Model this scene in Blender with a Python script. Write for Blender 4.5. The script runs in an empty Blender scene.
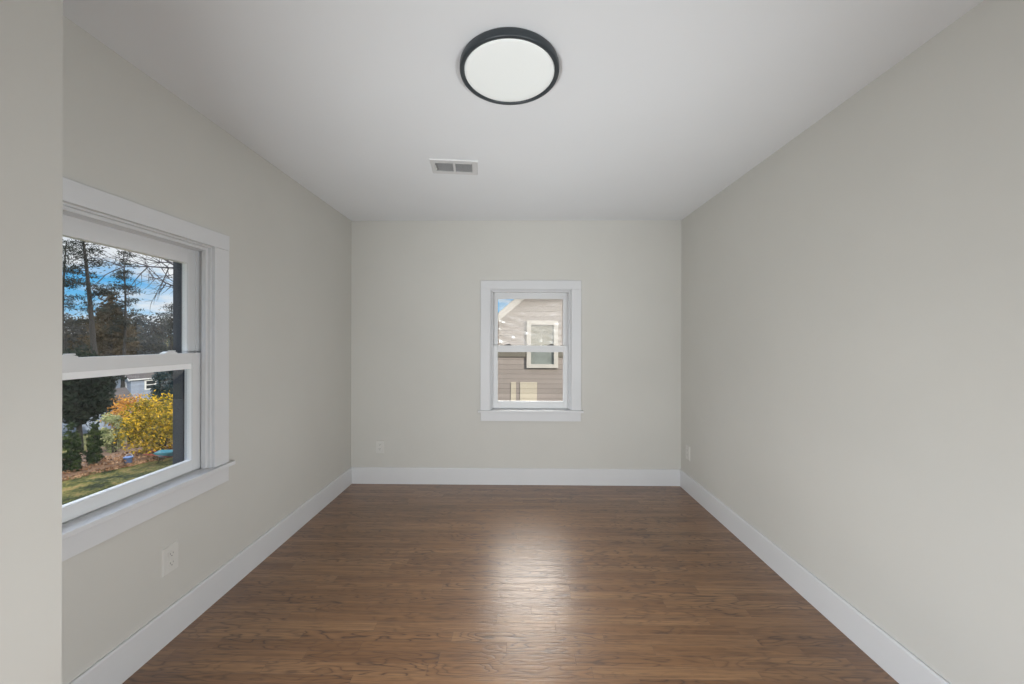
import bpy, bmesh, math, random
from mathutils import Vector, Matrix
PI = math.pi
SC = bpy.context.scene
COL = SC.collection

# ------------------------------------------------------------------ camera
cam_d = bpy.data.cameras.new('camera')
cam = bpy.data.objects.new('camera', cam_d)
COL.objects.link(cam)
SC.camera = cam
cam_d.sensor_width = 36.0
cam_d.lens = 377.28 * 36 / 1024
cam_d.shift_x = -0.3 / 1024
cam_d.shift_y = -2.5 / 1024
cam_d.clip_start = 0.02
cam_d.clip_end = 400
cam.matrix_world = (Matrix.Translation((0, 0, 1.34)) @ Matrix.Rotation(0.0137, 4, 'Z')
                    @ Matrix.Rotation(PI / 2, 4, 'X') @ Matrix.Rotation(0.0021, 4, 'Z'))

# ------------------------------------------------------------------ colour management
vs = SC.view_settings
SC.display_settings.display_device = 'sRGB'
vs.view_transform = 'Standard'
vs.look = 'None'
vs.exposure = 0.0
vs.gamma = 1.0
vs.use_curve_mapping = False
try:
    SC.cycles.use_denoising = True
    SC.cycles.max_bounces = 12
    SC.cycles.diffuse_bounces = 6
    SC.cycles.transparent_max_bounces = 24
    SC.cycles.sample_clamp_indirect = 6.0
    SC.cycles.caustics_reflective = False
    SC.cycles.caustics_refractive = False
except Exception:
    pass


# ------------------------------------------------------------------ node helper
class NT:
    def __init__(s, tree):
        s.t = tree
        s.t.nodes.clear()

    def n(s, kind, ins=None, **kw):
        nd = s.t.nodes.new(kind)
        for k, v in kw.items():
            setattr(nd, k, v)
        for k, v in (ins or {}).items():
            s.put(nd.inputs[k], v)
        return nd

    def put(s, sock, v):
        if isinstance(v, bpy.types.NodeSocket):
            s.t.links.new(v, sock)
        elif isinstance(v, bpy.types.Node):
            s.t.links.new(v.outputs[0], sock)
        else:
            if hasattr(sock, 'default_value'):
                if isinstance(v, (tuple, list)) and len(v) == 3 and sock.type == 'RGBA':
                    v = (*v, 1.0)
                sock.default_value = v

    def m(s, op, a, b=0.0, c=None, clamp=False):
        nd = s.n('ShaderNodeMath', operation=op, use_clamp=clamp)
        s.put(nd.inputs[0], a)
        s.put(nd.inputs[1], b)
        if c is not None:
            s.put(nd.inputs[2], c)
        return nd.outputs[0]

    def mix(s, f, a, b, blend='MIX'):
        nd = s.n('ShaderNodeMix', data_type='RGBA', blend_type=blend)
        s.put(nd.inputs[0], f)
        s.put(nd.inputs[6], a)
        s.put(nd.inputs[7], b)
        return nd.outputs[2]

    def ramp(s, f, stops):
        nd = s.n('ShaderNodeValToRGB')
        s.put(nd.inputs[0], f)
        e = nd.color_ramp.elements
        while len(e) < len(stops):
            e.new(0.5)
        for i, (p, c) in enumerate(stops):
            e[i].position = p
            e[i].color = (*c, 1.0) if isinstance(c, tuple) else (c, c, c, 1.0)
        return nd.outputs[0]

    def comb(s, x, y, z):
        nd = s.n('ShaderNodeCombineXYZ')
        for i, v in enumerate((x, y, z)):
            s.put(nd.inputs[i], v)
        return nd.outputs[0]

    def sep(s, v):
        nd = s.n('ShaderNodeSeparateXYZ')
        s.put(nd.inputs[0], v)
        return nd.outputs

    def noise(s, vec, scale, detail=2.0, rough=0.5, out=0, dist=0.0):
        nd = s.n('ShaderNodeTexNoise', {'Vector': vec, 'Scale': scale, 'Detail': detail, 'Roughness': rough, 'Distortion': dist})
        return nd.outputs[out]


# ------------------------------------------------------------------ world: blue sky with bright clouds
W = bpy.data.worlds.new('sky')
SC.world = W
W.use_nodes = True
t = NT(W.node_tree)
d = t.n('ShaderNodeTexCoord').outputs['Generated']
x, y, z = t.sep(d)[:3]
zz = t.m('MAXIMUM', z, 0.0)
px_ = t.m('DIVIDE', x, t.m('ADD', zz, 0.55))
py_ = t.m('DIVIDE', y, t.m('ADD', zz, 0.55))
cv = t.comb(t.m('ADD', px_, 4.95), py_, t.m('MULTIPLY', zz, 2.5))
cl = t.noise(cv, 2.6, 6.0, 0.55, dist=0.3)
clf = t.ramp(cl, [(0.40, 0.0), (0.50, 1.0)])
blue = t.ramp(zz, [(0.0, (0.22, 0.58, 0.88)), (0.12, (0.10, 0.46, 0.87)), (0.5, (0.05, 0.27, 0.70))])
white = t.ramp(t.noise(cv, 4.0, 4.0), [(0.3, (0.62, 0.68, 0.78)), (0.65, (0.96, 0.97, 1.0))])
sky = t.mix(clf, blue, white)
# unseen sky glow added for light: overhead, beyond the neighbour (+y), above the garden (-x)
hi = t.n('ShaderNodeMapRange', {0: zz, 1: 0.42, 2: 0.75, 3: 1.0, 4: 1.6}, interpolation_type='SMOOTHSTEP').outputs[0]
bank = t.n('ShaderNodeVectorMath', {0: d, 1: (0.06, 0.745, 0.665)}, operation='DOT_PRODUCT').outputs['Value']
bk = t.n('ShaderNodeMapRange', {0: bank, 1: 0.86, 2: 0.95, 3: 0.0, 4: 1.0}, interpolation_type='SMOOTHSTEP').outputs[0]
col = t.mix(bk, sky, (1.0, 0.94, 0.88, 1.0))
bank2 = t.n('ShaderNodeVectorMath', {0: d, 1: (-0.80, 0.15, 0.58)}, operation='DOT_PRODUCT').outputs['Value']
bk2 = t.n('ShaderNodeMapRange', {0: bank2, 1: 0.88, 2: 0.95, 3: 0.0, 4: 7.0}, interpolation_type='SMOOTHSTEP').outputs[0]
st = t.m('ADD', t.m('ADD', hi, t.m('MULTIPLY', bk, 10.5)), bk2)
bg = t.n('ShaderNodeBackground', {'Color': col, 'Strength': st})
t.n('ShaderNodeOutputWorld', {'Surface': bg})

# ------------------------------------------------------------------ sun and added fill lights
sd = bpy.data.lights.new('sun', 'SUN')
sd.energy = 6.0
sd.color = (1.0, 0.93, 0.82)
sd.angle = 0.009
so = bpy.data.objects.new('sun', sd)
COL.objects.link(so)
so.rotation_euler = Vector((-0.70, 0.55, -0.42)).to_track_quat('-Z', 'Y').to_euler()
so.location = (20, -16, 14)



def fill_light(name, loc, aim, energy, size, spread):
    l = bpy.data.lights.new(name, 'AREA')
    l.shape = 'DISK'
    l.size = size
    l.energy = energy
    l.spread = math.radians(spread)
    l.color = (0.935, 0.975, 1.0)
    o = bpy.data.objects.new(name, l)
    COL.objects.link(o)
    o.location = loc
    o.rotation_euler = Vector(aim).to_track_quat('-Z', 'Y').to_euler()


# two added fill lights, out of view left and right behind the camera
fill_light('fill_light', (-0.9, -0.30, 0.55), (1, 1.15, 0.06), 35.5, 0.5, 128)
fill_light('fill_light', (1.2, -0.30, 0.55), (-1, 1.0, 0.06), 24, 0.5, 124)
# two small added fill lights low beside them, brightening the far ceiling
fill_light('ceiling_fill', (1.15, -0.45, 0.06), (-0.95, 3.2, 2.38), 1.6, 0.15, 50)
fill_light('ceiling_fill', (-1.0, -0.45, 0.06), (1.1, 3.2, 2.38), 1.6, 0.15, 50)


# ------------------------------------------------------------------ materials
def mat(name, color, rough=0.5, var=0.0, vscale=8.0, bump=0.0, bscale=60.0, spec=0.5, metal=0.0, coord='Object'):
    m = bpy.data.materials.new(name)
    m.use_nodes = True
    t = NT(m.node_tree)
    b = t.n('ShaderNodeBsdfPrincipled', {'Roughness': rough, 'Metallic': metal, 'Specular IOR Level': spec})
    c = t.n('ShaderNodeTexCoord').outputs[coord]
    if var:
        f = t.noise(c, vscale, 4.0)
        lo = tuple(max(0, v * (1 - var)) for v in color)
        hi = tuple(min(1, v * (1 + var)) for v in color)
        t.put(b.inputs['Base Color'], t.ramp(f, [(0.3, lo), (0.7, hi)]))
    else:
        b.inputs['Base Color'].default_value = (*color, 1)
    if bump:
        bn = t.n('ShaderNodeBump', {'Height': t.noise(c, bscale, 3.0), 'Strength': bump, 'Distance': 0.002})
        t.put(b.inputs['Normal'], bn.outputs[0])
    t.n('ShaderNodeOutputMaterial', {'Surface': b.outputs[0]})
    return m


def leafmat(name, c0, c1, c2, scale=1.5):
    m = bpy.data.materials.new(name)
    m.use_nodes = True
    t = NT(m.node_tree)
    c = t.n('ShaderNodeTexCoord').outputs['Object']
    r = t.n('ShaderNodeTexWhiteNoise', {'Vector': t.n('ShaderNodeVectorMath', {0: c, 1: (0.09, 0.09, 0.09)}, operation='SNAP').outputs[0]}, noise_dimensions='3D').outputs['Value']
    f = t.m('ADD', t.m('MULTIPLY', t.noise(c, scale, 2.0), 0.75), t.m('MULTIPLY', r, 0.3))
    colr = t.ramp(f, [(0.32, c0), (0.52, c1), (0.75, c2)])
    a = t.n('ShaderNodeBsdfDiffuse', {'Color': colr})
    b = t.n('ShaderNodeBsdfTranslucent', {'Color': colr})
    mx = t.n('ShaderNodeMixShader', {0: 0.35, 1: a.outputs[0], 2: b.outputs[0]})
    t.n('ShaderNodeOutputMaterial', {'Surface': mx.outputs[0]})
    return m


M = {}
M['wall'] = mat('wall_paint', (0.565, 0.555, 0.520), 0.75, 0.012, 3.0, 0.05, 220, 0.25)
M['ceil'] = mat('ceiling_paint', (0.722, 0.736, 0.752), 0.85, 0.01, 2.0, 0.05, 160, 0.2)
M['trim'] = mat('trim_paint', (0.635, 0.64, 0.65), 0.42, 0.01, 5.0, 0.0, spec=0.3)
M['vinyl'] = mat('window_vinyl', (0.67, 0.675, 0.68), 0.4, 0.01, 5.0, spec=0.3)
M['bead'] = mat('glazing_bead_lit', (0.86, 0.865, 0.87), 0.35, 0.01, 5.0, spec=0.3)  # vinyl whitened to imitate outside daylight falling on the beads
M['plate'] = mat('outlet_plastic', (0.62, 0.61, 0.58), 0.3, 0.01, 40.0)
M['slot'] = mat('outlet_slot', (0.12, 0.12, 0.12), 0.6, 0.05, 50)
M['screw'] = mat('painted_screw', (0.6, 0.6, 0.58), 0.35, 0.05, 80, metal=0.2)
M['black'] = mat('lamp_rim_black', (0.030, 0.038, 0.044), 0.42, 0.1, 20.0)
M['darktrim'] = mat('exterior_dark_trim', (0.045, 0.05, 0.065), 0.6, 0.1, 12.0)
M['reg'] = mat('register_white', (0.59, 0.59, 0.59), 0.4, 0.01, 20)
M['duct'] = mat('register_duct', (0.30, 0.30, 0.30), 0.8, 0.1, 20)
M['lock_backlit'] = mat('lock_backlit', (0.06, 0.05, 0.05), 0.4, 0.1, 30)  # white lock darkened in colour to imitate backlighting


def glass_mat():
    m = bpy.data.materials.new('window_glass')
    m.use_nodes = True
    t = NT(m.node_tree)
    lw = t.n('ShaderNodeLayerWeight', {'Blend': 0.5})
    f = t.m('POWER', lw.outputs['Facing'], 4.0)
    # faint streaks of dust on the pane
    c = t.n('ShaderNodeTexCoord').outputs['Object']
    dust = t.noise(c, 9.0, 4.0, 0.6)
    fac = t.m('ADD', t.m('MULTIPLY', f, 0.9), 0.02)
    tr = t.n('ShaderNodeBsdfTransparent', {'Color': (0.97, 0.98, 0.975, 1)})
    gl = t.n('ShaderNodeBsdfGlossy', {'Color': (1, 1, 1, 1), 'Roughness': 0.004})
    mx = t.n('ShaderNodeMixShader', {0: fac, 1: tr.outputs[0], 2: gl.outputs[0]})
    df = t.n('ShaderNodeBsdfDiffuse', {'Color': (0.8, 0.8, 0.8, 1)})
    mx2 = t.n('ShaderNodeMixShader', {0: t.ramp(dust, [(0.5, 0.0), (0.8, 0.012)]), 1: mx.outputs[0], 2: df.outputs[0]})
    t.n('ShaderNodeOutputMaterial', {'Surface': mx2.outputs[0]})
    return m


def film_mat():
    m = bpy.data.materials.new('clear_plastic_film')
    m.use_nodes = True
    t = NT(m.node_tree)
    tr = t.n('ShaderNodeBsdfTransparent', {'Color': (0.98, 0.97, 0.96, 1)})
    df = t.n('ShaderNodeBsdfTranslucent', {'Color': (0.85, 0.83, 0.80, 1)})
    gl = t.n('ShaderNodeBsdfGlossy', {'Color': (1, 1, 1, 1), 'Roughness': 0.2})
    lw = t.n('ShaderNodeLayerWeight', {'Blend': 0.5})
    a = t.n('ShaderNodeMixShader', {0: 0.24, 1: tr.outputs[0], 2: df.outputs[0]})
    f = t.m('ADD', t.m('MULTIPLY', t.m('POWER', lw.outputs['Facing'], 2.0), 0.6), 0.05)
    b = t.n('ShaderNodeMixShader', {0: f, 1: a.outputs[0], 2: gl.outputs[0]})
    t.n('ShaderNodeOutputMaterial', {'Surface': b.outputs[0]})
    return m


def diffuser_mat():
    m = bpy.data.materials.new('lamp_diffuser')
    m.use_nodes = True
    t = NT(m.node_tree)
    b = t.n('ShaderNodeBsdfPrincipled', {'Base Color': (0.75, 0.77, 0.76, 1), 'Roughness': 0.45,
                                         'Emission Color': (0.93, 1.0, 0.975, 1), 'Emission Strength': 0.14})
    t.n('ShaderNodeOutputMaterial', {'Surface': b.outputs[0]})
    return m


def floor_mat():
    m = bpy.data.materials.new('stained_oak_strip_floor')
    m.use_nodes = True
    t = NT(m.node_tree)
    c = t.n('ShaderNodeTexCoord').outputs['Object']
    x, y, z = t.sep(c)[:3]
    PW = 0.0572
    ry = t.m('DIVIDE', t.m('ADD', y, 10.0), PW)
    row = t.m('FLOOR', ry)
    fy = t.m('FRACT', ry)
    rnd = t.n('ShaderNodeTexWhiteNoise', {'W': row}, noise_dimensions='1D').outputs['Value']
    rnd2 = t.n('ShaderNodeTexWhiteNoise', {'W': t.m('ADD', row, 77.3)}, noise_dimensions='1D').outputs['Value']
    L = t.m('ADD', t.m('MULTIPLY', rnd2, 0.75), 0.55)
    rx = t.m('DIVIDE', t.m('ADD', t.m('ADD', x, 20.0), t.m('MULTIPLY', rnd, 3.7)), L)
    ix = t.m('FLOOR', rx)
    fx = t.m('FRACT', rx)
    pid = t.n('ShaderNodeTexWhiteNoise', {'Vector': t.comb(row, ix, 0.0)}, noise_dimensions='3D')
    pv = pid.outputs['Value']
    sh = t.m('MULTIPLY', pv, 37.0)
    # long fibre streaks
    g1 = t.noise(t.comb(t.m('ADD', t.m('MULTIPLY', x, 2.2), sh), t.m('MULTIPLY', y, 70.0), sh), 1.0, 4.0, 0.6)
    # cathedral rings
    gb = t.noise(t.comb(t.m('ADD', t.m('MULTIPLY', x, 2.4), sh), t.m('MULTIPLY', y, 13.0), sh), 1.0, 2.0, 0.5)
    rings = t.m('ABSOLUTE', t.m('SINE', t.m('MULTIPLY', gb, 40.0)))
    rg = t.ramp(rings, [(0.0, 1.0), (0.45, 0.2), (1.0, 0.0)])
    pores = t.ramp(t.noise(t.comb(t.m('MULTIPLY', x, 9.0), t.m('MULTIPLY', y, 170.0), sh), 1.0, 2.0), [(0.56, 0.0), (0.66, 1.0)])
    tone = t.ramp(pv, [(0.0, (0.222, 0.106, 0.041)), (0.35, (0.252, 0.124, 0.050)), (0.7, (0.280, 0.142, 0.060)), (1.0, (0.316, 0.168, 0.075))])
    c1 = t.mix(t.ramp(g1, [(0.35, 0.0), (0.7, 0.6)]), tone, (0.092, 0.036, 0.013, 1))
    c2 = t.mix(t.m('MULTIPLY', t.m('MULTIPLY', rg, 0.95), t.ramp(t.noise(t.comb(t.m('MULTIPLY', x, 1.3), t.m('MULTIPLY', row, 3.1), sh), 1.0), [(0.38, 0.1), (0.6, 1.0)])), c1, (0.060, 0.025, 0.012, 1))
    c3 = t.mix(t.m('MULTIPLY', pores, 0.45), c2, (0.05, 0.022, 0.011, 1))
    ey = t.m('MINIMUM', fy, t.m('SUBTRACT', 1.0, fy))
    ex = t.m('MULTIPLY', t.m('MINIMUM', fx, t.m('SUBTRACT', 1.0, fx)), t.m('DIVIDE', L, PW))
    edge = t.m('MINIMUM', ex, ey)
    seam = t.ramp(edge, [(0.0, 1.0), (0.022, 0.0)])
    c4 = t.mix(t.m('MULTIPLY', seam, 0.55), c3, (0.03, 0.013, 0.007, 1))
    h = t.m('SUBTRACT', t.m('MULTIPLY', t.m('ADD', g1, t.m('MULTIPLY', pores, -0.6)), 0.25), t.m('MULTIPLY', seam, 0.45))
    h = t.m('ADD', h, t.m('MULTIPLY', rg, -0.35))
    bn = t.n('ShaderNodeBump', {'Height': h, 'Strength': 0.6, 'Distance': 0.0014})
    b = t.n('ShaderNodeBsdfPrincipled', {'Base Color': c4, 'Roughness': t.m('ADD', 0.31, t.m('MULTIPLY', g1, 0.12)),
                                         'Specular IOR Level': 0.55, 'Normal': bn.outputs[0],
                                         'Coat Weight': 0.70, 'Coat Roughness': 0.27, 'Coat Normal': bn.outputs[0]})
    t.n('ShaderNodeOutputMaterial', {'Surface': b.outputs[0]})
    return m


def siding_mat(name, c, pitch, rough=0.7):
    """horizontal lap siding: the boards are a bump, the tone varies a little board by board"""
    m = bpy.data.materials.new(name)
    m.use_nodes = True
    t = NT(m.node_tree)
    co = t.n('ShaderNodeTexCoord').outputs['Object']
    x, y, z = t.sep(co)[:3]
    r = t.m('DIVIDE', t.m('ADD', z, 20.0), pitch)
    fr = t.m('FRACT', r)
    rv = t.n('ShaderNodeTexWhiteNoise', {'W': t.m('FLOOR', r)}, noise_dimensions='1D').outputs['Value']
    stain = t.noise(co, 1.6, 5.0, 0.6)
    f = t.m('ADD', t.m('MULTIPLY', rv, 0.35), t.m('MULTIPLY', stain, 0.65))
    colr = t.ramp(f, [(0.25, tuple(v * 0.84 for v in c)), (0.75, tuple(min(1, v * 1.12) for v in c))])
    gap = t.ramp(fr, [(0.0, 1.0), (0.10, 0.0)])
    colr = t.mix(t.m('MULTIPLY', gap, 0.35), colr, tuple(v * 0.35 for v in c) + (1,))
    bn = t.n('ShaderNodeBump', {'Height': fr, 'Strength': 0.8, 'Distance': 0.02})
    bn.invert = True
    b = t.n('ShaderNodeBsdfPrincipled', {'Base Color': colr, 'Roughness': rough, 'Specular IOR Level': 0.2, 'Normal': bn.outputs[0]})
    t.n('ShaderNodeOutputMaterial', {'Surface': b.outputs[0]})
    return m


def ground_mat():
    m = bpy.data.materials.new('autumn_lawn')
    m.use_nodes = True
    t = NT(m.node_tree)
    c = t.n('ShaderNodeTexCoord').outputs['Object']
    f = t.noise(c, 2.2, 6.0, 0.7)
    g = t.noise(c, 18.0, 3.0, 0.7)
    colr = t.ramp(t.m('ADD', t.m('MULTIPLY', f, 0.6), t.m('MULTIPLY', g, 0.4)),
                  [(0.40, (0.012, 0.017, 0.010)), (0.48, (0.040, 0.050, 0.016)), (0.54, (0.125, 0.115, 0.034)), (0.62, (0.20, 0.13, 0.065))])  # strong mottling: grass and leaf tones, plus imitated streaks of sun
    bn = t.n('ShaderNodeBump', {'Height': g, 'Strength': 0.8, 'Distance': 0.05})
    b = t.n('ShaderNodeBsdfPrincipled', {'Base Color': colr, 'Roughness': 0.95, 'Specular IOR Level': 0.1, 'Normal': bn.outputs[0]})
    t.n('ShaderNodeOutputMaterial', {'Surface': b.outputs[0]})
    return m


M['glass'] = glass_mat()
M['film'] = film_mat()
M['diff'] = diffuser_mat()
M['floor'] = floor_mat()
M['ground'] = ground_mat()
M['sid_n'] = siding_mat('neighbour_siding', (0.262, 0.228, 0.212), 0.115)
M['sid_b'] = siding_mat('cottage_siding', (0.20, 0.235, 0.31), 0.22)
M['belt'] = siding_mat('belt_shadow_tone', (0.155, 0.142, 0.12), 0.14)  # belt coloured darker to imitate a soft shadow band
M['sun_patch'] = siding_mat('sun_patch_siding', (0.45, 0.40, 0.325), 0.115)  # lighter siding copy, imitating sun on the neighbour's wall
M['ntrim'] = mat('neighbour_trim', (0.47, 0.44, 0.41), 0.6, 0.05, 6)
M['nglass'] = mat('neighbour_shade_glass', (0.21, 0.205, 0.165), 0.25, 0.12, 4)
M['nlow'] = mat('neighbour_lower_glass', (0.19, 0.21, 0.20), 0.15, 0.2, 4)
M['shingle'] = mat('roof_shingles', (0.045, 0.04, 0.042), 0.9, 0.3, 14, 0.6, 30)
M['bark'] = mat('bark', (0.011, 0.010, 0.011), 0.9, 0.4, 12, 0.8, 30)
M['twig'] = mat('twig_bark', (0.035, 0.034, 0.045), 0.9, 0.3, 10)
M['white'] = mat('exterior_white', (0.48, 0.49, 0.52), 0.6, 0.05, 6)
M['darkglass'] = mat('dark_window_glass', (0.02, 0.025, 0.035), 0.12, 0.3, 4)
M['mulch'] = mat('mulch', (0.13, 0.075, 0.045), 0.95, 0.6, 14, 1.0, 40)
M['stone'] = mat('edging_stone', (0.36, 0.30, 0.26), 0.9, 0.3, 9, 0.6, 40)
M['teal'] = mat('teal_enamel', (0.035, 0.15, 0.21), 0.45, 0.1, 9)
M['bluep'] = mat('blue_plastic', (0.12, 0.20, 0.42), 0.4, 0.1, 9)
M['rubber'] = mat('rubber', (0.02, 0.02, 0.022), 0.8, 0.2, 20)
M['redwood'] = mat('red_handles', (0.20, 0.03, 0.03), 0.6, 0.2, 20)
M['pine'] = leafmat('pine_needles', (0.009, 0.013, 0.012), (0.020, 0.026, 0.024), (0.05, 0.057, 0.05))
M['dark_ev'] = leafmat('dark_evergreen', (0.005, 0.009, 0.008), (0.010, 0.018, 0.015), (0.024, 0.034, 0.022))
M['spruce'] = leafmat('spruce_blue', (0.012, 0.022, 0.030), (0.028, 0.048, 0.062), (0.06, 0.09, 0.11))
M['arb'] = leafmat('arborvitae_green', (0.006, 0.013, 0.007), (0.018, 0.034, 0.015), (0.06, 0.085, 0.025), 3.0)
M['maple'] = leafmat('golden_maple', (0.055, 0.062, 0.010), (0.25, 0.19, 0.020), (0.72, 0.45, 0.040), 2.8)
M['orange'] = leafmat('orange_maple', (0.20, 0.09, 0.02), (0.42, 0.20, 0.04), (0.62, 0.34, 0.09), 2.4)
M['pale'] = leafmat('pale_shrub', (0.08, 0.10, 0.05), (0.24, 0.27, 0.13), (0.48, 0.48, 0.30), 3.0)
M['brown'] = leafmat('russet_tree', (0.028, 0.024, 0.017), (0.055, 0.045, 0.031), (0.10, 0.077, 0.05), 0.5)
M['haze'] = leafmat('grey_green_tree', (0.018, 0.022, 0.026), (0.040, 0.043, 0.046), (0.085, 0.085, 0.08), 0.4)
M['litter'] = leafmat('leaf_litter', (0.08, 0.04, 0.025), (0.19, 0.10, 0.055), (0.42, 0.28, 0.18), 4.0)


# ------------------------------------------------------------------ geometry helpers
def box(bm, x0, x1, y0, y1, z0, z1):
    vs_ = [bm.verts.new(p) for p in ((x0, y0, z0), (x1, y0, z0), (x1, y1, z0), (x0, y1, z0),
                                     (x0, y0, z1), (x1, y0, z1), (x1, y1, z1), (x0, y1, z1))]
    for f in ((0, 3, 2, 1), (4, 5, 6, 7), (0, 1, 5, 4), (1, 2, 6, 5), (2, 3, 7, 6), (3, 0, 4, 7)):
        bm.faces.new([vs_[i] for i in f])


def boxes(*bs, bevel=0.0):
    bm = bmesh.new()
    for b in bs:
        box(bm, *b)
    if bevel:
        bmesh.ops.bevel(bm, geom=list(bm.edges), offset=bevel, segments=2, profile=0.6, affect='EDGES')
    return bm


def prism(bm, poly, y0, y1):
    """extrude an x-z outline from y0 to y1"""
    a = [bm.verts.new((p[0], y0, p[1])) for p in poly]
    b = [bm.verts.new((p[0], y1, p[1])) for p in poly]
    n = len(poly)
    bm.faces.new(a)
    bm.faces.new(list(reversed(b)))
    for i in range(n):
        bm.faces.new([a[i], b[i], b[(i + 1) % n], a[(i + 1) % n]])


def lathe(bm, prof, seg=64):
    rings = []
    for r, z in prof:
        if r < 1e-6:
            rings.append([bm.verts.new((0, 0, z))])
        else:
            rings.append([bm.verts.new((r * math.cos(2 * PI * i / seg), r * math.sin(2 * PI * i / seg), z)) for i in range(seg)])
    for a, b in zip(rings, rings[1:]):
        for i in range(seg):
            j = (i + 1) % seg
            if len(a) == 1:
                bm.faces.new([a[0], b[i], b[j]])
            elif len(b) == 1:
                bm.faces.new([a[i], b[0], a[j]])
            else:
                bm.faces.new([a[i], b[i], b[j], a[j]])


def tube(bm, pts, rads, seg=7):
    prev = None
    pts = [Vector(p) for p in pts]
    for i, p in enumerate(pts):
        dirv = (pts[min(i + 1, len(pts) - 1)] - pts[max(i - 1, 0)]).normalized()
        up = Vector((0, 0, 1)) if abs(dirv.z) < 0.9 else Vector((1, 0, 0))
        a = dirv.cross(up).normalized()
        b = dirv.cross(a).normalized()
        ring = [bm.verts.new(p + (a * math.cos(2 * PI * k / seg) + b * math.sin(2 * PI * k / seg)) * rads[i]) for k in range(seg)]
        if prev:
            for k in range(seg):
                bm.faces.new([prev[k], prev[(k + 1) % seg], ring[(k + 1) % seg], ring[k]])
        else:
            bm.faces.new(list(reversed(ring)))
        prev = ring
    bm.faces.new(prev)


def leaf(bm, p, sx, sy, rng):
    q = Vector((rng.gauss(0, 1), rng.gauss(0, 1), rng.gauss(0, 1))).normalized()
    a = q.orthogonal().normalized()
    b = q.cross(a)
    an = rng.uniform(0, PI)
    u = (a * math.cos(an) + b * math.sin(an)) * sx
    v = (b * math.cos(an) - a * math.sin(an)) * sy
    p = Vector(p)
    bm.faces.new([bm.verts.new(p - u), bm.verts.new(p - v * 0.8 + u * 0.1), bm.verts.new(p + u), bm.verts.new(p + v * 0.8 + u * 0.1)])


def obj(name, bm, m, parent=None, smooth=False, loc=None):
    bmesh.ops.recalc_face_normals(bm, faces=bm.faces) if len(bm.faces) < 3000 else None
    me = bpy.data.meshes.new(name)
    bm.to_mesh(me)
    bm.free()
    if smooth:
        for p in me.polygons:
            p.use_smooth = True
    me.materials.append(M[m] if isinstance(m, str) else m)
    o = bpy.data.objects.new(name, me)
    COL.objects.link(o)
    if parent:
        o.parent = parent
    if loc:
        o.location = loc
    return o


def tag(o, label=None, cat=None, group=None, kind=None):
    if label:
        o['label'] = label
    if cat:
        o['category'] = cat
    if group:
        o['group'] = group
    if kind:
        o['kind'] = kind
    return o


def empty(name, loc=(0, 0, 0), rz=0.0, label=None, cat=None, group=None, kind=None):
    o = bpy.data.objects.new(name, None)
    o.empty_display_size = 0.1
    COL.objects.link(o)
    o.location = loc
    o.rotation_euler = (0, 0, rz)
    return tag(o, label, cat, group, kind)


# ------------------------------------------------------------------ the room
XL, XR, YB, H = -1.547, 1.506, 3.490, 2.44
YR = -1.80                      # rear wall, behind the camera
JX, JY = -1.251, 1.020          # corner of the partition on the left
WT = 0.18                       # outside wall thickness
UO, ZO0, ZO1 = 0.375, 0.66, 1.805   # rough window opening: half width, bottom, top
BWX, LWY = 0.1225, 1.531        # window centres (back wall x, left wall y)

tag(obj('floor', boxes((XL, XR, YR, YB, -0.03, 0.0)), 'floor'), 'reddish brown stained oak strip floor of the empty room', 'floor', kind='structure')
tag(obj('ceiling', boxes((XL - WT, XR + WT, YR - WT, YB + WT, H, H + 0.12)), 'ceil'), 'plain white painted ceiling', 'ceiling', kind='structure')
tag(obj('wall_back', boxes((XL - WT, BWX - UO, YB, YB + WT, -0.03, H), (BWX + UO, XR + WT, YB, YB + WT, -0.03, H),
                           (BWX - UO, BWX + UO, YB, YB + WT, -0.03, ZO0), (BWX - UO, BWX + UO, YB, YB + WT, ZO1, H)), 'wall'),
    'light greige far wall with the small centred window', 'wall', kind='structure')
tag(obj('wall_left', boxes((XL - WT, XL, YR, LWY - UO, -0.03, H), (XL - WT, XL, LWY + UO, YB, -0.03, H),
                           (XL - WT, XL, LWY - UO, LWY + UO, -0.03, ZO0), (XL - WT, XL, LWY - UO, LWY + UO, ZO1, H)), 'wall'),
    'light greige left wall holding the garden window', 'wall', kind='structure')
tag(obj('wall_right', boxes((XR, XR + WT, YR, YB, -0.03, H)), 'wall'), 'unbroken light greige wall on the right', 'wall', kind='structure')
tag(obj('wall_rear', boxes((XL - WT, XR + WT, YR - WT, YR, -0.03, H)), 'wall'), 'light greige wall behind the camera', 'wall', kind='structure')
tag(obj('wall_partition', boxes((XL, JX, YR, JY, 0.0, H)), 'wall'), 'greige partition corner at the near left edge', 'wall', kind='structure')


def baseboard(name, L, loc, rz, label):
    """flat 147 mm board with an eased top edge, built along local x, its face towards local -y"""
    bm = bmesh.new()
    prof = [(0.0, 0.0), (-0.014, 0.0), (-0.014, 0.141), (-0.012, 0.1465), (-0.0085, 0.150), (0.0, 0.150)]
    a = [bm.verts.new((0, p[0], p[1])) for p in prof]
    b = [bm.verts.new((L, p[0], p[1])) for p in prof]
    bm.faces.new(a)
    bm.faces.new(list(reversed(b)))
    for i in range(len(prof)):
        j = (i + 1) % len(prof)
        bm.faces.new([a[i], b[i], b[j], a[j]])
    o = obj(name, bm, 'trim')
    o.location = loc
    o.rotation_euler = (0, 0, rz)
    tag(o, label, 'baseboard', kind='structure')


baseboard('baseboard_back', XR - XL, (XL, YB, 0), 0, 'white baseboard along the far wall')
baseboard('baseboard_left', YB - JY, (XL, JY, 0), PI / 2, 'white baseboard running under the garden window')
baseboard('baseboard_right', YB - YR, (XR, YB, 0), -PI / 2, 'white baseboard along the unbroken right wall')
baseboard('baseboard_partition', JY - YR, (JX, YR, 0), PI / 2, 'white baseboard on the partition')


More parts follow.
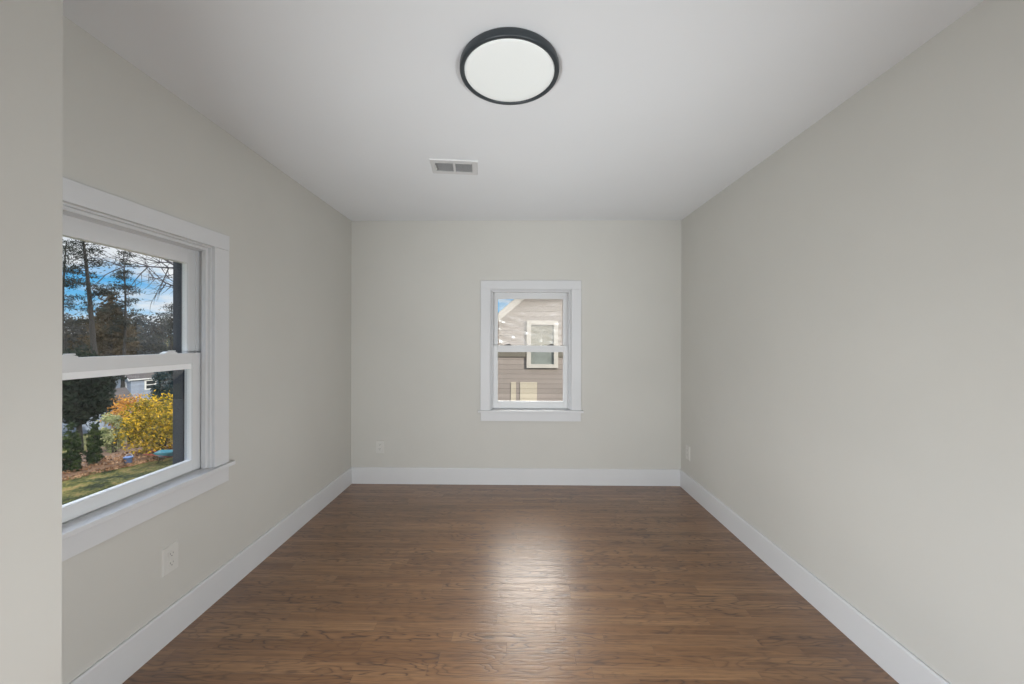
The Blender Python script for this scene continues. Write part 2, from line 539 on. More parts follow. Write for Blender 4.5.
# ------------------------------------------------------------------ double hung windows (local: x along the wall, y outwards, z up)
def ring4(u, z0, z1, ws, wt, wb, y0, y1):
    """a rectangular frame of four sticks"""
    return [(-u, -u + ws, y0, y1, z0, z1), (u - ws, u, y0, y1, z0, z1),
            (-u + ws, u - ws, y0, y1, z1 - wt, z1), (-u + ws, u - ws, y0, y1, z0, z0 + wb)]


def window(name, loc, rz, label, lockmat, dark_u, dz=0.0, tb=0.0, dy=0.0, ci=UO, co=0.464, ug=0.3105, lg=0.3095):
    r = empty(name, loc, rz, label, 'window', kind='structure')
    # inside trim
    obj('casing', boxes((-co, -ci, -0.016, 0, 0.688, ZO1), (ci, co, -0.016, 0, 0.688, ZO1), bevel=0.0025), 'trim', r)
    obj('head_casing', boxes((-co, co, -0.017, 0, 1.8055, 1.885), bevel=0.0025), 'trim', r)
    obj('sill', boxes((-co - 0.020, co + 0.020, -0.036, -0.0005, 0.668, 0.688), (-UO + 0.001, UO - 0.001, -0.004, 0.056 + dy, 0.668, 0.688), bevel=0.003), 'trim', r)
    obj('apron', boxes((-co + 0.002, co - 0.002, -0.017, 0, 0.588, 0.668), bevel=0.0025), 'trim', r)
    # jamb boards and inside stop
    ji = ci - 0.008
    obj('jamb', boxes((-UO, -ji, 0, 0.05 + dy, 0.688, 1.797), (ji, UO, 0, 0.05 + dy, 0.688, 1.797), (-UO, UO, 0, 0.05 + dy, 1.797, ZO1),
                      (-ji, -ji + 0.013, 0.026 + dy, 0.048 + dy, 0.688, 1.785), (ji - 0.013, ji, 0.026 + dy, 0.048 + dy, 0.688, 1.785),
                      (-ji, ji, 0.026 + dy, 0.048 + dy, 1.783, 1.797), bevel=0.001), 'trim', r)
    # vinyl main frame with its balance tracks
    fr = []
    for s in (-1, 1):
        for a, b, y0, y1 in ((0.361, UO, 0.050, 0.057), (0.369, UO, 0.057, 0.091), (0.356, UO, 0.091, 0.096), (0.367, UO, 0.096, 0.130), (0.345, UO, 0.130, 0.140)):
            fr.append((min(s * a, s * b), max(s * a, s * b), y0, y1, 0.688, 1.79))
    fr += [(-UO, UO, 0.050, 0.140, 1.785, ZO1), (-UO, UO, 0.0565, 0.140, 0.664, 0.690), (-0.345, 0.345, 0.130, 0.140, 1.765, 1.785), (-0.345, 0.345, 0.130, 0.140, 0.69, 0.705)]
    obj('window_frame', boxes(*fr), 'vinyl', r, loc=(0, dy, 0))
    ex = []
    for s in (-1, 1):
        a, b = s * dark_u, s * 0.45
        ex.append((min(a, b), max(a, b), 0.1405, WT + 0.012, 0.66, 1.84))
    ex.append((-0.45, 0.45, 0.1405, WT + 0.025, 1.760, 1.84))
    # the outside casing closes over the wall end, so it starts past the wall face where it is wider than the opening
    ex = [(max(e[0], -UO + 0.0005) if e[0] < -UO else e[0], min(e[1], UO - 0.0005), e[2], e[3], e[4], min(e[5], ZO1)) for e in ex]
    obj('outside_stop', boxes(*ex), 'darktrim', r)
    obj('outside_sill', boxes((-UO, UO, 0.1405, WT + 0.05, 0.655, 0.675)), 'white', r)

    # lower sash (inner track)
    ls = obj('lower_sash', boxes(*ring4(0.360, 0.6915, 1.284 + dz, 0.3595 - lg, 0.060 - tb / 3, 0.066 + dz, 0.060, 0.090), bevel=0.002), 'vinyl', r)
    obj('glazing_bead', boxes(*ring4(lg + 0.0085, 0.7495 + dz, 1.232 + dz + tb / 3, 0.010, 0.010 + tb, 0.010, 0.066, 0.086)), 'bead', ls)
    obj('pane', boxes((-lg, lg, 0.074, 0.0765, 0.7570 + dz, 1.2245 + dz - tb * 0.6)), 'glass', ls)
    for s in (-1, 1):
        bm = bmesh.new()
        xx = s * 0.20 - 0.012
        prism(bm, [(xx - 0.034, 1.2835 + dz), (xx + 0.034, 1.2835 + dz), (xx + 0.030, 1.289 + dz), (xx + 0.014, 1.294 + dz), (xx - 0.014, 1.294 + dz), (xx - 0.030, 1.289 + dz)], 0.062, 0.086)
        k = obj('sash_lock', bm, lockmat, ls)
        obj('cam_lever', boxes((xx - 0.006, xx + 0.026, 0.064, 0.074, 1.2935 + dz, 1.299 + dz), bevel=0.002), lockmat, k)
    # upper sash (outer track)
    us = obj('upper_sash', boxes(*ring4(0.364, 1.236 + dz, 1.786, 0.3645 - ug, 0.060 - dz, 0.046, 0.097, 0.128), bevel=0.002), 'vinyl', r)
    obj('glazing_bead', boxes(*ring4(ug + 0.008, 1.2735 + dz, 1.7345 + dz, 0.009, 0.009, 0.009, 0.102, 0.122)), 'bead', us)
    obj('pane', boxes((-ug, ug, 0.110, 0.1125, 1.281 + dz, 1.7265 + dz)), 'glass', us)
    ls.location.y = dy
    us.location.y = dy
    return r


window('window_1', (XL, LWY, 0), PI / 2, 'white double hung window on the left wall looking over the garden', 'vinyl', 0.350, -0.013, 0.024, -0.012, 0.358, 0.453, 0.315, 0.300)
w2 = window('window_2', (BWX, YB, 0), 0, 'small white double hung window centred on the far wall', 'lock_backlit', 0.348)

# crinkled clear plastic film still on the upper pane of the far window
rng = random.Random(5)
bm = bmesh.new()
NX, NZ = 34, 30
gv = []
ph = [rng.uniform(0, 6.3) for _ in range(8)]
for j in range(NZ + 1):
    row = []
    for i in range(NX + 1):
        u, v = i / NX, j / NZ
        a = 0.0
        for q, (kx, kz, am) in enumerate(((9, 14, .0016), (17, -8, .0012), (4, 21, .0012), (26, 11, .0007))):
            s = math.sin(kx * u + kz * v + ph[q] + 1.6 * math.sin(5 * u * v + ph[q + 4]))
            a += am * (1 - 2 * abs(s))
        row.append(bm.verts.new((-0.300 + 0.600 * u, 0.1215 + a * 1.1, 1.288 + 0.432 * v)))
    gv.append(row)
for j in range(NZ):
    for i in range(NX):
        bm.faces.new([gv[j][i], gv[j][i + 1], gv[j + 1][i + 1], gv[j + 1][i]])
us = [o for o in w2.children if o.name.startswith('upper_sash')][0]
tag(obj('protective_film', bm, 'film', us, True), 'crinkled clear plastic film over the upper pane')


# ------------------------------------------------------------------ ceiling lamp
r = empty('ceiling_lamp', (-0.0343, 1.521, H), 0, 'round flush ceiling light with black rim and white diffuser', 'ceiling light')
bm = bmesh.new()
lathe(bm, [(0.150, 0.0), (0.190, 0.0), (0.1965, -0.003), (0.199, -0.010), (0.199, -0.028), (0.197, -0.0325), (0.1935, -0.034), (0.186, -0.034), (0.183, -0.0325), (0.1815, -0.028), (0.1815, -0.006), (0.150, -0.006), (0.150, 0.0)], 96)
obj('rim', bm, 'black', r, True)
bm = bmesh.new()
lathe(bm, [(0.0, -0.0335), (0.06, -0.0333), (0.12, -0.0328), (0.165, -0.0318), (0.177, -0.0305), (0.1805, -0.0275), (0.1805, -0.012), (0.0, -0.012)], 96)
obj('diffuser', bm, 'diff', r, True)

# ------------------------------------------------------------------ ceiling register
r = empty('ceiling_register', (-0.403, 2.400, H), math.radians(6.0), 'white two bank ceiling air register beyond the round light', 'air vent')
A, B, T = 0.147, 0.098, 0.006
ia, ib = 0.108, 0.055
bm = bmesh.new()
outer = [(-A, -B), (A, -B), (A, B), (-A, B)]
inner = [(-ia - 0.012, -ib - 0.004), (ia + 0.004, -ib - 0.004), (ia + 0.004, ib + 0.004), (-ia - 0.012, ib + 0.004)]
o0 = [bm.verts.new((*p, 0.0)) for p in outer]
o1 = [bm.verts.new((p[0] * 0.975, p[1] * 0.965, -T)) for p in outer]
i1 = [bm.verts.new((*p, -T - 0.001)) for p in inner]
i0 = [bm.verts.new((*p, -0.001)) for p in inner]
for i in range(4):
    j = (i + 1) % 4
    bm.faces.new([o0[i], o0[j], o1[j], o1[i]])
    bm.faces.new([o1[i], o1[j], i1[j], i1[i]])
    bm.faces.new([i1[i], i1[j], i0[j], i0[i]])
fp = obj('face_plate', bm, 'reg', r)
obj('duct_backing', boxes((-ia - 0.012, ia + 0.004, -ib - 0.004, ib + 0.004, -0.0015, -0.0005)), 'duct', r)
obj('centre_bar', boxes((-0.008, 0.006, -ib - 0.004, ib + 0.004, -0.0075, -0.0015)), 'reg', r)
for x0, x1 in ((-0.104, -0.010), (0.008, 0.108)):
    bm = bmesh.new()
    n = 11
    for k in range(n):
        yy = -ib + 0.003 + k * (2 * ib - 0.006) / (n - 1)
        v = [bm.verts.new(p) for p in ((x0, yy - 0.0035, -0.0066), (x1, yy - 0.0035, -0.0066), (x1, yy + 0.0025, -0.0018), (x0, yy + 0.0025, -0.0018),
                                       (x0, yy - 0.0029, -0.0070), (x1, yy - 0.0029, -0.0070), (x1, yy + 0.0031, -0.0022), (x0, yy + 0.0031, -0.0022))]
        for f in ((0, 1, 2, 3), (7, 6, 5, 4), (0, 4, 5, 1), (3, 2, 6, 7), (0, 3, 7, 4), (1, 5, 6, 2)):
            bm.faces.new([v[q] for q in f])
    obj('louver_bank', bm, 'reg', r)
obj('damper_lever', boxes((-0.119, -0.113, -0.028, 0.022, -0.016, -0.0065), (-0.121, -0.111, -0.010, 0.006, -0.021, -0.013), bevel=0.001), 'screw', r)


# ------------------------------------------------------------------ outlets (local: face towards -y)
def outlet_proto():
    r = empty('wall_outlet')
    bm = bmesh.new()
    w, h = 0.039, 0.061
    b0 = [bm.verts.new(p) for p in ((-w, 0, -h), (w, 0, -h), (w, 0, h), (-w, 0, h))]
    b1 = [bm.verts.new(p) for p in ((-w + .004, -0.006, -h + .004), (w - .004, -0.006, -h + .004), (w - .004, -0.006, h - .004), (-w + .004, -0.006, h - .004))]
    bm.faces.new(b1)
    bm.faces.new(list(reversed(b0)))
    for i in range(4):
        j = (i + 1) % 4
        bm.faces.new([b0[i], b0[j], b1[j], b1[i]])
    obj('cover_plate', bm, 'plate', r)
    for s in (-1, 1):
        bm = bmesh.new()
        poly = []
        for k in range(20):
            a = 2 * PI * k / 20
            poly.append((max(-0.0165, min(0.0165, 0.0195 * math.cos(a))), s * 0.0205 + 0.0145 * math.sin(a)))
        prism(bm, poly, -0.0085, -0.006)
        rc = obj('receptacle', bm, 'plate', r)
        zc = s * 0.0205
        obj('slot', boxes((-0.0075, -0.0055, -0.0088, -0.0084, zc - 0.001, zc + 0.0075)), 'slot', rc)
        obj('slot', boxes((0.0055, 0.0075, -0.0088, -0.0084, zc + 0.0005, zc + 0.0070)), 'slot', rc)
        bm = bmesh.new()
        prism(bm, [(0.0024 * math.cos(k * PI / 5), zc - 0.0068 + 0.0026 * math.sin(k * PI / 5)) for k in range(10)], -0.0088, -0.0084)
        obj('ground_hole', bm, 'slot', rc)
    bm = bmesh.new()
    prism(bm, [(0.003 * math.cos(k * PI / 6), 0.003 * math.sin(k * PI / 6)) for k in range(12)], -0.0072, -0.006)
    obj('screw', bm, 'screw', r)
    return r


def copy_tree(o, parent=None):
    c = o.copy()
    COL.objects.link(c)
    if parent:
        c.parent = parent
    for ch in list(o.children):
        copy_tree(ch, c)
    return c


po = outlet_proto()
for i, (loc, rz, lab) in enumerate(((((XL, 1.661, 0.360)), PI / 2, 'white duplex wall outlet under the garden window on the left wall'),
                                    ((-1.2745, YB, 0.342), 0, 'small white duplex outlet on the far wall, left of its window'),
                                    ((XR, 3.345, 0.345), -PI / 2, 'white duplex outlet on the right wall close to the far corner'))):
    o = po if i == 0 else copy_tree(po)
    o.location = loc
    o.rotation_euler = (0, 0, rz)
    tag(o, lab, 'outlet', 'duplex wall outlets')


# ------------------------------------------------------------------ our own house outside the room (it throws the shade on the lawn)
GZ = -2.6
tag(obj('wall_outside', boxes((XL - WT, XR + WT, -8.0, YB + WT, GZ - 0.4, -0.13), (XL - WT, XR + WT, -8.0, -2.30, -0.13, H + 0.1)), 'white'),
    'lower storey and rear block of the house', 'wall', kind='structure')
bm = bmesh.new()
prism(bm, [(-2.05, 2.575), (1.99, 2.575), (1.99, 2.66), (-0.02, 4.35), (-2.05, 2.66)], -8.3, YB + WT + 0.35)
tag(obj('roof', bm, 'shingle'), 'gable roof of the house over the room', 'roof', kind='structure')


# ------------------------------------------------------------------ the ground
def gz(x, y):
    d_ = max(0.0, -x - 13.5)
    if d_ < 22:
        return GZ - 0.125 * d_
    return GZ - 2.75 + 0.10 * (d_ - 22)


bm = bmesh.new()
xs = [60, 20, 6, 0, -4, -8, -10, -11, -12, -13, -14, -16, -19, -22, -25, -28, -32, -36, -42, -50, -60, -80, -110]
ys = [-60, -20, 0, 4, 7, 9, 10, 11, 12, 13, 14, 16, 19, 23, 28, 34, 42, 55, 80, 120]
rng = random.Random(3)
g = [[bm.verts.new((x, y, gz(x, y) + (rng.uniform(-.02, .02) if x < -9 else 0))) for y in ys] for x in xs]
for i in range(len(xs) - 1):
    for j in range(len(ys) - 1):
        bm.faces.new([g[i][j], g[i][j + 1], g[i + 1][j + 1], g[i + 1][j]])
tag(obj('ground', bm, 'ground', None, True), 'autumn lawn strewn with leaves below the left window', 'lawn', kind='structure')

# planting bed along the far side of the lawn
edge = [(-12.95, 9.2), (-12.75, 10.4), (-12.35, 11.3), (-12.05, 11.9), (-11.75, 12.5), (-11.3, 13.0), (-10.6, 13.5), (-9.8, 14.0)]
bm = bmesh.new()
a = [bm.verts.new((x, y, gz(x, y) + 0.03)) for x, y in edge]
b = [bm.verts.new((x - 0.25, y + 0.2, gz(x, y) + 0.10)) for x, y in edge]
c = [bm.verts.new((x - 3.5, y + 2.2, gz(x - 3.5, y + 2.2) + 0.12)) for x, y in edge]
for i in range(len(edge) - 1):
    bm.faces.new([a[i], a[i + 1], b[i + 1], b[i]])
    bm.faces.new([b[i], b[i + 1], c[i + 1], c[i]])
tag(obj('garden_bed', bm, 'mulch'), 'brown mulched bed behind the lawn', 'garden bed', kind='structure')
bm = bmesh.new()
for i in range(1900):
    k = rng.randrange(len(edge) - 1)
    f = rng.random()
    ex_, ey_ = edge[k][0] * (1 - f) + edge[k + 1][0] * f, edge[k][1] * (1 - f) + edge[k + 1][1] * f
    s = rng.random() ** 1.7 * 1.6 - 0.35
    x, y = ex_ - 0.8 * s, ey_ + 0.55 * s
    leaf(bm, (x, y, gz(x, y) + (0.13 if s > 0 else 0.04)), 0.05, 0.03, rng)
tag(obj('fallen_leaves', bm, 'litter'), 'rust coloured fallen leaves along the edge of the bed', 'leaves', kind='stuff')


# ------------------------------------------------------------------ trees
def pine(name, x, y, top, tr, lean, labels, cat, seed, first=0.25, dens=1.0, reach=2.6, leafm='pine', barkm='bark', group=None, clump=0.20):
    rng = random.Random(seed)
    z0 = gz(x, y) - 0.05
    r = empty(name, (x, y, z0), 0, labels, cat, group)
    Ht = top - z0
    pts = []
    for k in range(9):
        f = k / 8
        pts.append(Vector((lean[0] * f ** 1.3 + 0.10 * math.sin(5 * f + seed), lean[1] * f + 0.06 * math.cos(4 * f + seed), Ht * f)))
    bb, fl = bmesh.new(), bmesh.new()
    tube(bb, pts, [tr * (1 - 0.82 * k / 8) for k in range(9)], 8)
    nb = int(26 * dens)
    for i in range(nb):
        f = first + (1 - first) * (i + rng.random()) / nb
        k = min(7, int(f * 8))
        p = pts[k].lerp(pts[k + 1], f * 8 - k)
        an = rng.uniform(0, 2 * PI)
        Lb = reach * (1.15 - f) ** 0.6 * rng.uniform(0.5, 1.1)
        dv = Vector((math.cos(an), math.sin(an), rng.uniform(-0.12, 0.30)))
        q = [p, p + dv * Lb * 0.5 + Vector((0, 0, rng.uniform(-.1, .12))), p + dv * Lb + Vector((0, 0, rng.uniform(-.05, .3)))]
        tube(bb, q, [0.035 * (1.1 - f) + 0.012, 0.02, 0.008], 5)
        for c_ in range(rng.randint(3, 6)):
            g_ = rng.uniform(0.35, 1.05)
            cpt = q[0].lerp(q[1], g_ * 2) if g_ < 0.5 else q[1].lerp(q[2], (g_ - 0.5) * 2)
            cpt = cpt + Vector((rng.gauss(0, .16), rng.gauss(0, .16), rng.gauss(0.04, .07)))
            for l in range(rng.randint(16, 30)):
                leaf(fl, cpt + Vector((rng.gauss(0, clump * 1.35), rng.gauss(0, clump * 1.35), rng.gauss(0, clump * 0.45))), 0.10, 0.032, rng)
    obj('trunk', bb, barkm, r, True)
    obj('needles', fl, leafm, r)
    return r


def bushy(name, x, y, top, rx, ry, label, cat, seed, leafm, n=1800, ls=0.06, shape='round', low=0.0, trunk=0.05, group=None, stems=1, z0=None):
    rng = random.Random(seed)
    z0 = gz(x, y) - 0.03 if z0 is None else z0
    Ht = top - z0
    r = empty(name, (x, y, z0), 0, label, cat, group)
    bm = bmesh.new()
    for s in range(stems):
        a = 2 * PI * s / stems + 0.4
        sp = (0.0 if stems == 1 else 0.35 * rx)
        tube(bm, [(0.05 * math.cos(a), 0.05 * math.sin(a), 0), (sp * 0.5 * math.cos(a), sp * 0.5 * math.sin(a), Ht * 0.3), (sp * math.cos(a), sp * math.sin(a), Ht * 0.62 if stems > 1 else Ht * 0.9)],
             [trunk, trunk * 0.75, trunk * 0.3], 7)
    obj('trunk' if stems == 1 else 'stems', bm, 'bark', r, True)
    fl = bmesh.new()
    blobs = []
    for i in range(max(14, n // 45)):
        while True:
            f = rng.random()
            if shape == 'cone':
                wv = max(0.05, (1 - f) ** 0.85) if f > 0.10 else 0.75 + 2.5 * f
            elif shape == 'column':
                wv = min(1.0, 0.72 + f * 1.1) if f < 0.35 else max(0.08, (1 - ((f - 0.35) / 0.65) ** 1.9))
            else:
                wv = math.sqrt(max(0.0, 1 - (2 * f - 1) ** 2))
            if rng.random() < wv + 0.1:
                break
        an = rng.uniform(0, 2 * PI)
        rr = wv * math.sqrt(rng.uniform(0.25, 1.0)) * rng.uniform(0.82, 1.06)
        blobs.append((rr * rx * math.cos(an), rr * ry * math.sin(an), Ht * (low + (1 - low) * f)))
    sg = 0.16 * min(rx, Ht * (1 - low))
    if shape in ('column', 'cone'):
        sg = 0.13 * rx + 0.02
    for i in range(n):
        c_ = blobs[i % len(blobs)]
        leaf(fl, (c_[0] + rng.gauss(0, sg), c_[1] + rng.gauss(0, sg), max(0.02, c_[2] + rng.gauss(0, sg))), ls, ls * 0.6, rng)
    obj('foliage', fl, leafm, r)
    return r


# arborvitae pair
bushy('arborvitae', -12.98, 10.80, -1.20, 0.19, 0.19, 'cone shaped dark green shrub at the left edge of the window', 'shrub', 11, 'arb', 2600, 0.045, 'column', group='conical evergreen shrubs')
bushy('arborvitae', -13.02, 11.44, -1.26, 0.165, 0.165, 'cone shaped dark green shrub between its twin and the golden bush', 'shrub', 12, 'arb', 2300, 0.045, 'column', group='conical evergreen shrubs')
# golden and orange autumn shrubs
bushy('maple_shrub', -12.20, 12.75, -0.72, 0.95, 0.95, 'large golden yellow autumn shrub in the mulched bed', 'shrub', 21, 'maple', 8000, 0.05, 'round', 0.12, 0.035, stems=5)
bushy('maple_shrub', -14.75, 14.2, -0.90, 0.60, 0.6, 'orange autumn shrub behind the golden one', 'shrub', 22, 'orange', 2600, 0.055, 'round', 0.25, 0.03, stems=4)
bushy('pale_shrub', -14.10, 13.0, -1.25, 0.40, 0.40, 'pale silvery green shrub behind the two conical evergreens', 'shrub', 23, 'pale', 1700, 0.05, 'round', 0.08, 0.02, stems=4)
# big dark evergreen, and a bluish spruce right of the house
bushy('dark_evergreen', -17.0, 14.4, 0.75, 1.00, 1.0, 'broad nearly black evergreen tree left of the small house', 'tree', 31, 'dark_ev', 7000, 0.10, 'round', 0.33, 0.10)
bushy('blue_spruce', -24.3, 26.0, -0.35, 0.95, 0.95, 'dark bluish spruce standing right of the small house', 'tree', 32, 'spruce', 5000, 0.10, 'column', 0.05, 0.10)
# tall pines standing in the sky
pine('tall_pine', -27.5, 24.6, 10.5, 0.20, (-2.1, 0.2), 'tall leaning pine with bare lower trunk at left of window', 'tree', 41, 0.50, 1.6, 2.2, group='tall pines', clump=0.17)
pine('tall_pine', -28.6, 27.0, 7.6, 0.13, (0.0, 0.0), 'slender straight pine in front of the russet conical tree', 'tree', 42, 0.45, 0.95, 1.3, group='tall pines', clump=0.14)
pine('tall_pine', -33.6, 36.0, 4.6, 0.16, (0.3, 0.0), 'lower bushy pine near the dark window edge', 'tree', 44, 0.45, 0.9, 2.2, group='tall pines')
pine('tall_pine', -36.9, 30.0, 9.3, 0.18, (0.2, 0.2), 'pine half hidden behind the left window frame', 'tree', 45, 0.50, 1.2, 2.3, group='tall pines', clump=0.18)
# russet conical tree behind
bushy('russet_tree', -46.0, 42.0, 6.3, 2.9, 2.9, 'broad russet brown conical tree behind the slender pine', 'tree', 51, 'brown', 6000, 0.20, 'cone', 0.05, 0.25)
# wooded hillside
hz = [(-60.8, 50.0, 3.2), (-54.4, 50.5, 3.4), (-47.6, 50.0, 3.3), (-66.5, 57.0, 4.2), (-59.4, 57.0, 4.8), (-52.2, 57.0, 4.3), (-78.5, 64.0, 5.2), (-71.9, 64.0, 4.6), (-63.9, 64.0, 5.0)]
lab = ['grey green rounded tree on the distant wooded slope', 'muted brown rounded tree on the distant wooded slope']
for i, (x, y, tp) in enumerate(hz):
    bushy('hillside_tree', x, y, tp, 2.95, 2.95, lab[i % 2], 'tree', 60 + i, ('haze', 'brown')[i % 2], 2300, 0.22, 'round', 0.0, 0.2, group='trees on the distant slope')

# bare tree whose twigs reach across the top of the upper pane
rng = random.Random(9)
bx, by = -10.15, 12.6
b0 = gz(bx, by)
r = empty('bare_tree', (bx, by, b0), 0, 'leafless tree with dark twigs reaching across the sky', 'tree')
bm = bmesh.new()
tube(bm, [(0, 0, -0.05), (0.02, 0.03, 2.0), (-0.05, 0.0, 4.0), (0.05, 0.1, 6.0), (0.0, 0.2, 8.2)], [0.13, 0.11, 0.085, 0.06, 0.02], 8)
obj('trunk', bm, 'twig', r, True)


def twig(bm, p, dv, L, rad, depth):
    q = [p]
    for k in range(4):
        dv = (dv + Vector((rng.gauss(0, .13), rng.gauss(0, .13), rng.gauss(0.0, .10)))).normalized()
        q.append(q[-1] + dv * L / 4)
    tube(bm, q, [rad, rad * .8, rad * .62, rad * .45, rad * .25], 5)
    if depth:
        for k in range(1, 5):
            for s in (-1, 1):
                if rng.random() < 0.95:
                    a = (dv + Vector((0.25 * rng.uniform(-1, 1), 0.25 * rng.uniform(-1, 1), s * rng.uniform(0.25, 0.8)))).normalized()
                    twig(bm, q[k], a, L * rng.uniform(0.30, 0.48), rad * 0.45, depth - 1)


for zz_, dv, L in ((5.05, (-0.95, 0.05, 0.26), 3.2), (5.75, (-0.92, -0.08, 0.26), 3.4), (6.3, (-0.9, 0.0, 0.12), 3.2), (4.9, (0.7, 0.5, 0.5), 2.5), (6.6, (0.4, -0.7, 0.6), 2.2), (7.2, (-0.5, 0.6, 0.6), 2.0)):
    bm = bmesh.new()
    twig(bm, Vector((0.0, 0.0, zz_)), Vector(dv), L, 0.044, 2)
    obj('branch', bm, 'twig', r, True)

# ------------------------------------------------------------------ small blue house, shed
hx, hy = -35.3, 34.0
hz0 = gz(hx, hy) - 0.1
r = empty('cottage', (hx, hy, hz0), math.radians(-20), 'small blue grey house with white trimmed windows behind the shrubs', 'house')
GWd, LD, EV, PK = 2.55, 3.2, -2.36 - hz0, -1.72 - hz0
bm = bmesh.new()
prism(bm, [(-GWd, 0), (0, 0), (0, EV), (-GWd / 2, PK - 0.06), (-GWd, EV)], 0, LD)
obj('wall', bm, 'sid_b', r)
bm = bmesh.new()
prism(bm, [(-GWd / 2, PK + 0.02), (0.22, EV - 0.09), (0.22, EV - 0.0), (-GWd / 2, PK + 0.11), (-GWd - 0.22, EV - 0.0), (-GWd - 0.22, EV - 0.09)], -0.22, LD + 0.2)
obj('roof', bm, 'shingle', r)
bm = bmesh.new()
prism(bm, [(-GWd / 2, PK - 0.04), (0.24, EV - 0.17), (0.24, EV - 0.03), (-GWd / 2, PK + 0.09), (-GWd - 0.24, EV - 0.03), (-GWd - 0.24, EV - 0.17)], -0.27, -0.222)
obj('rake_board', bm, 'white', r)
obj('fascia', boxes((0.22, 0.25, -0.2, LD + 0.2, EV - 0.11, EV - 0.0)), 'white', r)
obj('corner_board', boxes((-0.10, 0.03, -0.03, 0.10, 0.0, EV - 0.14)), 'sid_b', r)
f = obj('window', boxes((-1.62, -0.74, -0.04, 0.02, EV - 1.16, EV - 0.32)), 'white', r)
obj('pane', boxes((-1.56, -0.80, -0.055, -0.041, EV - 1.00, EV - 0.40)), 'darkglass', f)
f = obj('window', boxes((-0.02, 0.05, 0.95, 1.85, EV - 1.10, EV - 0.18)), 'white', r)
obj('pane', boxes((0.051, 0.065, 1.08, 1.72, EV - 0.60, EV - 0.28)), 'darkglass', f)
obj('pane', boxes((0.051, 0.065, 1.08, 1.72, EV - 1.00, EV - 0.68)), 'darkglass', f)

sx, sy = -23.95, 20.0
sz = gz(sx, sy) - 0.1
r = empty('garden_shed', (sx, sy, sz), math.radians(-20), 'blue grey shed gable at the left edge of the window', 'shed')
bm = bmesh.new()
P_, E_ = -1.75 - sz, -2.55 - sz
prism(bm, [(-2.4, 0), (0, 0), (0, E_), (-1.2, P_ - 0.05), (-2.4, E_)], 0, 2.6)
obj('wall', bm, 'sid_b', r)
bm = bmesh.new()
prism(bm, [(-1.2, P_), (0.15, E_ - 0.08), (0.15, E_), (-1.2, P_ + 0.09), (-2.55, E_), (-2.55, E_ - 0.08)], -0.15, 2.7)
obj('roof', bm, 'shingle', r)

# ------------------------------------------------------------------ garden things on the bed edge
r = empty('wheelbarrow', (-11.20, 11.95, gz(-11, 12)), math.radians(20), 'teal wheelbarrow parked beside the golden shrub', 'wheelbarrow')
r.scale = (0.7, 0.7, 0.7)
bm = bmesh.new()
top = [(-0.42, -0.30, 0.50), (0.40, -0.22, 0.46), (0.40, 0.22, 0.46), (-0.42, 0.30, 0.50)]
bot = [(-0.22, -0.17, 0.26), (0.20, -0.13, 0.26), (0.20, 0.13, 0.26), (-0.22, 0.17, 0.26)]
a = [bm.verts.new(p) for p in top]
b = [bm.verts.new(p) for p in bot]
ti = [bm.verts.new((p[0] * .95, p[1] * .93, p[2])) for p in top]
bi = [bm.verts.new((p[0] * .95, p[1] * .93, p[2] + .02)) for p in bot]
bm.faces.new(list(reversed(b)))
bm.faces.new(bi)
for i in range(4):
    j = (i + 1) % 4
    bm.faces.new([b[i], b[j], a[j], a[i]])
    bm.faces.new([a[i], a[j], ti[j], ti[i]])
    bm.faces.new([ti[i], ti[j], bi[j], bi[i]])
obj('tray', bm, 'teal', r)
for s in (-1, 1):
    bm = bmesh.new()
    tube(bm, [(0.52, s * 0.05, 0.17), (0.1, s * 0.15, 0.25), (-0.45, s * 0.25, 0.42), (-0.78, s * 0.28, 0.50)], [0.018] * 4, 7)
    obj('handle', bm, 'redwood', r, True)
    bm = bmesh.new()
    tube(bm, [(-0.12, s * 0.17, 0.27), (-0.24, s * 0.19, 0.10), (-0.32, s * 0.20, 0.0)], [0.014] * 3, 6)
    obj('leg', bm, 'rubber', r, True)
bm = bmesh.new()
tube(bm, [(0.52 + 0.13 * math.cos(k * PI / 9), 0, 0.17 + 0.13 * math.sin(k * PI / 9)) for k in range(19)], [0.035] * 19, 7)
obj('wheel', bm, 'rubber', r, True)

r = empty('bucket', (-12.25, 11.72, gz(-12, 11)), 0, 'blue bucket at the foot of the golden shrub', 'bucket')
bm = bmesh.new()
lathe(bm, [(0.0, 0.03), (0.085, 0.03), (0.11, 0.22), (0.12, 0.22), (0.12, 0.205), (0.113, 0.205), (0.092, 0.0), (0.0, 0.0)], 24)
obj('body', bm, 'bluep', r, True)
bm = bmesh.new()
tube(bm, [(0.117 * math.cos(k * PI / 10), 0.05 * math.sin(k * PI / 10), 0.21 + 0.09 * math.sin(k * PI / 10)) for k in range(11)], [0.006] * 11, 5)
obj('handle', bm, 'white', r, True)

# ------------------------------------------------------------------ the neighbour's house beyond the far window
NY = 9.0
r = empty('neighbour_house', (1.40, NY, gz(0, 9)), 0, 'grey brown clapboard gable house filling the far window', 'house')
nz = GZ


def P2(x, z):
    return (x - 1.40, z - nz)


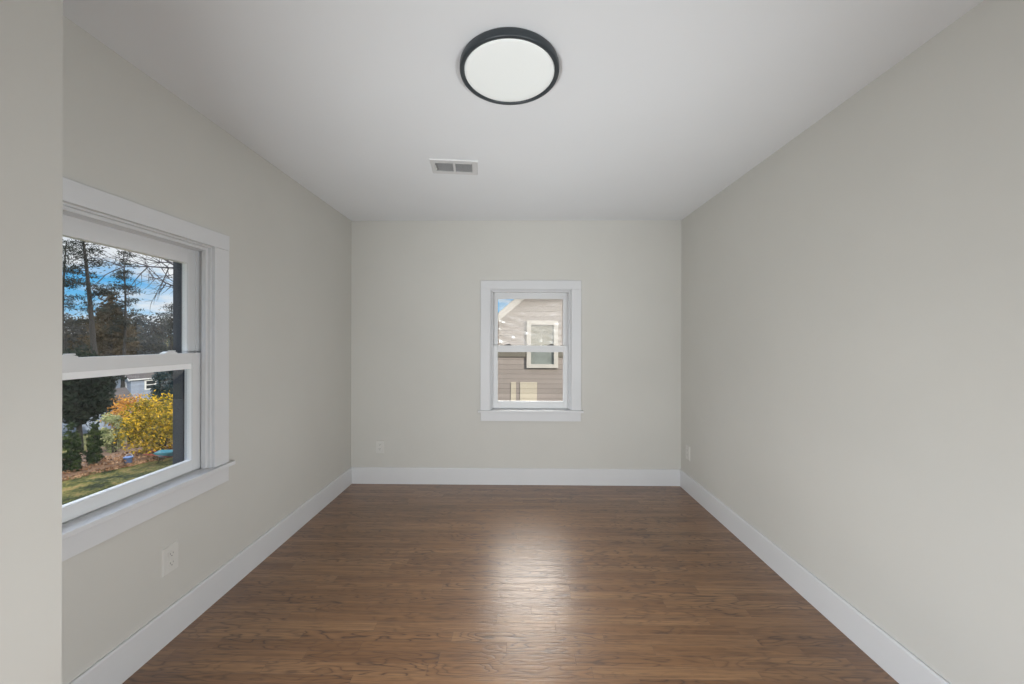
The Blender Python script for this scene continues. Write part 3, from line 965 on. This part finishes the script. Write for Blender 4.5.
bm = bmesh.new()
prism(bm, [P2(-2.1, nz - 0.1), P2(4.9, nz - 0.1), P2(4.9, 0.42), P2(1.40, 3.42), P2(-2.1, 0.42)], 0, 8.0)
obj('wall', bm, 'sid_n', r)
bm = bmesh.new()
prism(bm, [P2(1.40, 3.44), P2(5.15, 0.23), P2(5.15, 0.33), P2(1.40, 3.56), P2(-2.35, 0.33), P2(-2.35, 0.23)], -0.18, 8.2)
obj('roof', bm, 'shingle', r)
bm = bmesh.new()
prism(bm, [P2(1.40, 3.34), P2(5.18, 0.12), P2(5.18, 0.30), P2(1.40, 3.54), P2(-2.38, 0.30), P2(-2.38, 0.12)], -0.23, -0.182)
obj('rake_board', bm, 'ntrim', r)
wx0, wx1, wz0, wz1 = 0.22 - 1.40, 0.965 - 1.40, 0.665 - nz, 1.79 - nz
f = obj('window', boxes((wx0, wx0 + 0.10, -0.05, 0.0, wz0, wz1), (wx1 - 0.10, wx1, -0.05, 0.0, wz0, wz1),
                        (wx0 + 0.10, wx1 - 0.10, -0.05, 0.0, wz1 - 0.10, wz1), (wx0 + 0.10, wx1 - 0.10, -0.05, 0.0, wz0, wz0 + 0.09)), 'ntrim', r)
obj('meeting_rail', boxes((wx0 + 0.10, wx1 - 0.10, -0.03, 0.0, wz0 + 0.46, wz0 + 0.52)), 'ntrim', f)
obj('pane', boxes((wx0 + 0.10, wx1 - 0.10, -0.012, -0.002, wz0 + 0.52, wz1 - 0.10)), 'nglass', f)
obj('pane', boxes((wx0 + 0.10, wx1 - 0.10, -0.006, -0.002, wz0 + 0.09, wz0 + 0.46)), 'nlow', f)
obj('belt_shadow_band', boxes((-1.45 - 1.40, wx0, -0.03, 0.0, 0.93 - nz, 1.08 - nz), (wx1, 3.5, -0.03, 0.0, 0.93 - nz, 1.08 - nz)), 'belt', r)  # strip whose dark tone imitates a band of shadow
obj('painted_sun_patch', boxes((0.062 - 1.40, 0.465 - 1.40, -0.012, 0.0, -0.75 - nz, 0.325 - nz)), 'sun_patch', r)  # thin pale slabs standing in for patches of sunlight on the siding
obj('painted_sun_patch', boxes((-0.155 - 1.40, -0.035 - 1.40, -0.012, 0.0, -0.75 - nz, 0.325 - nz)), 'sun_patch', r)
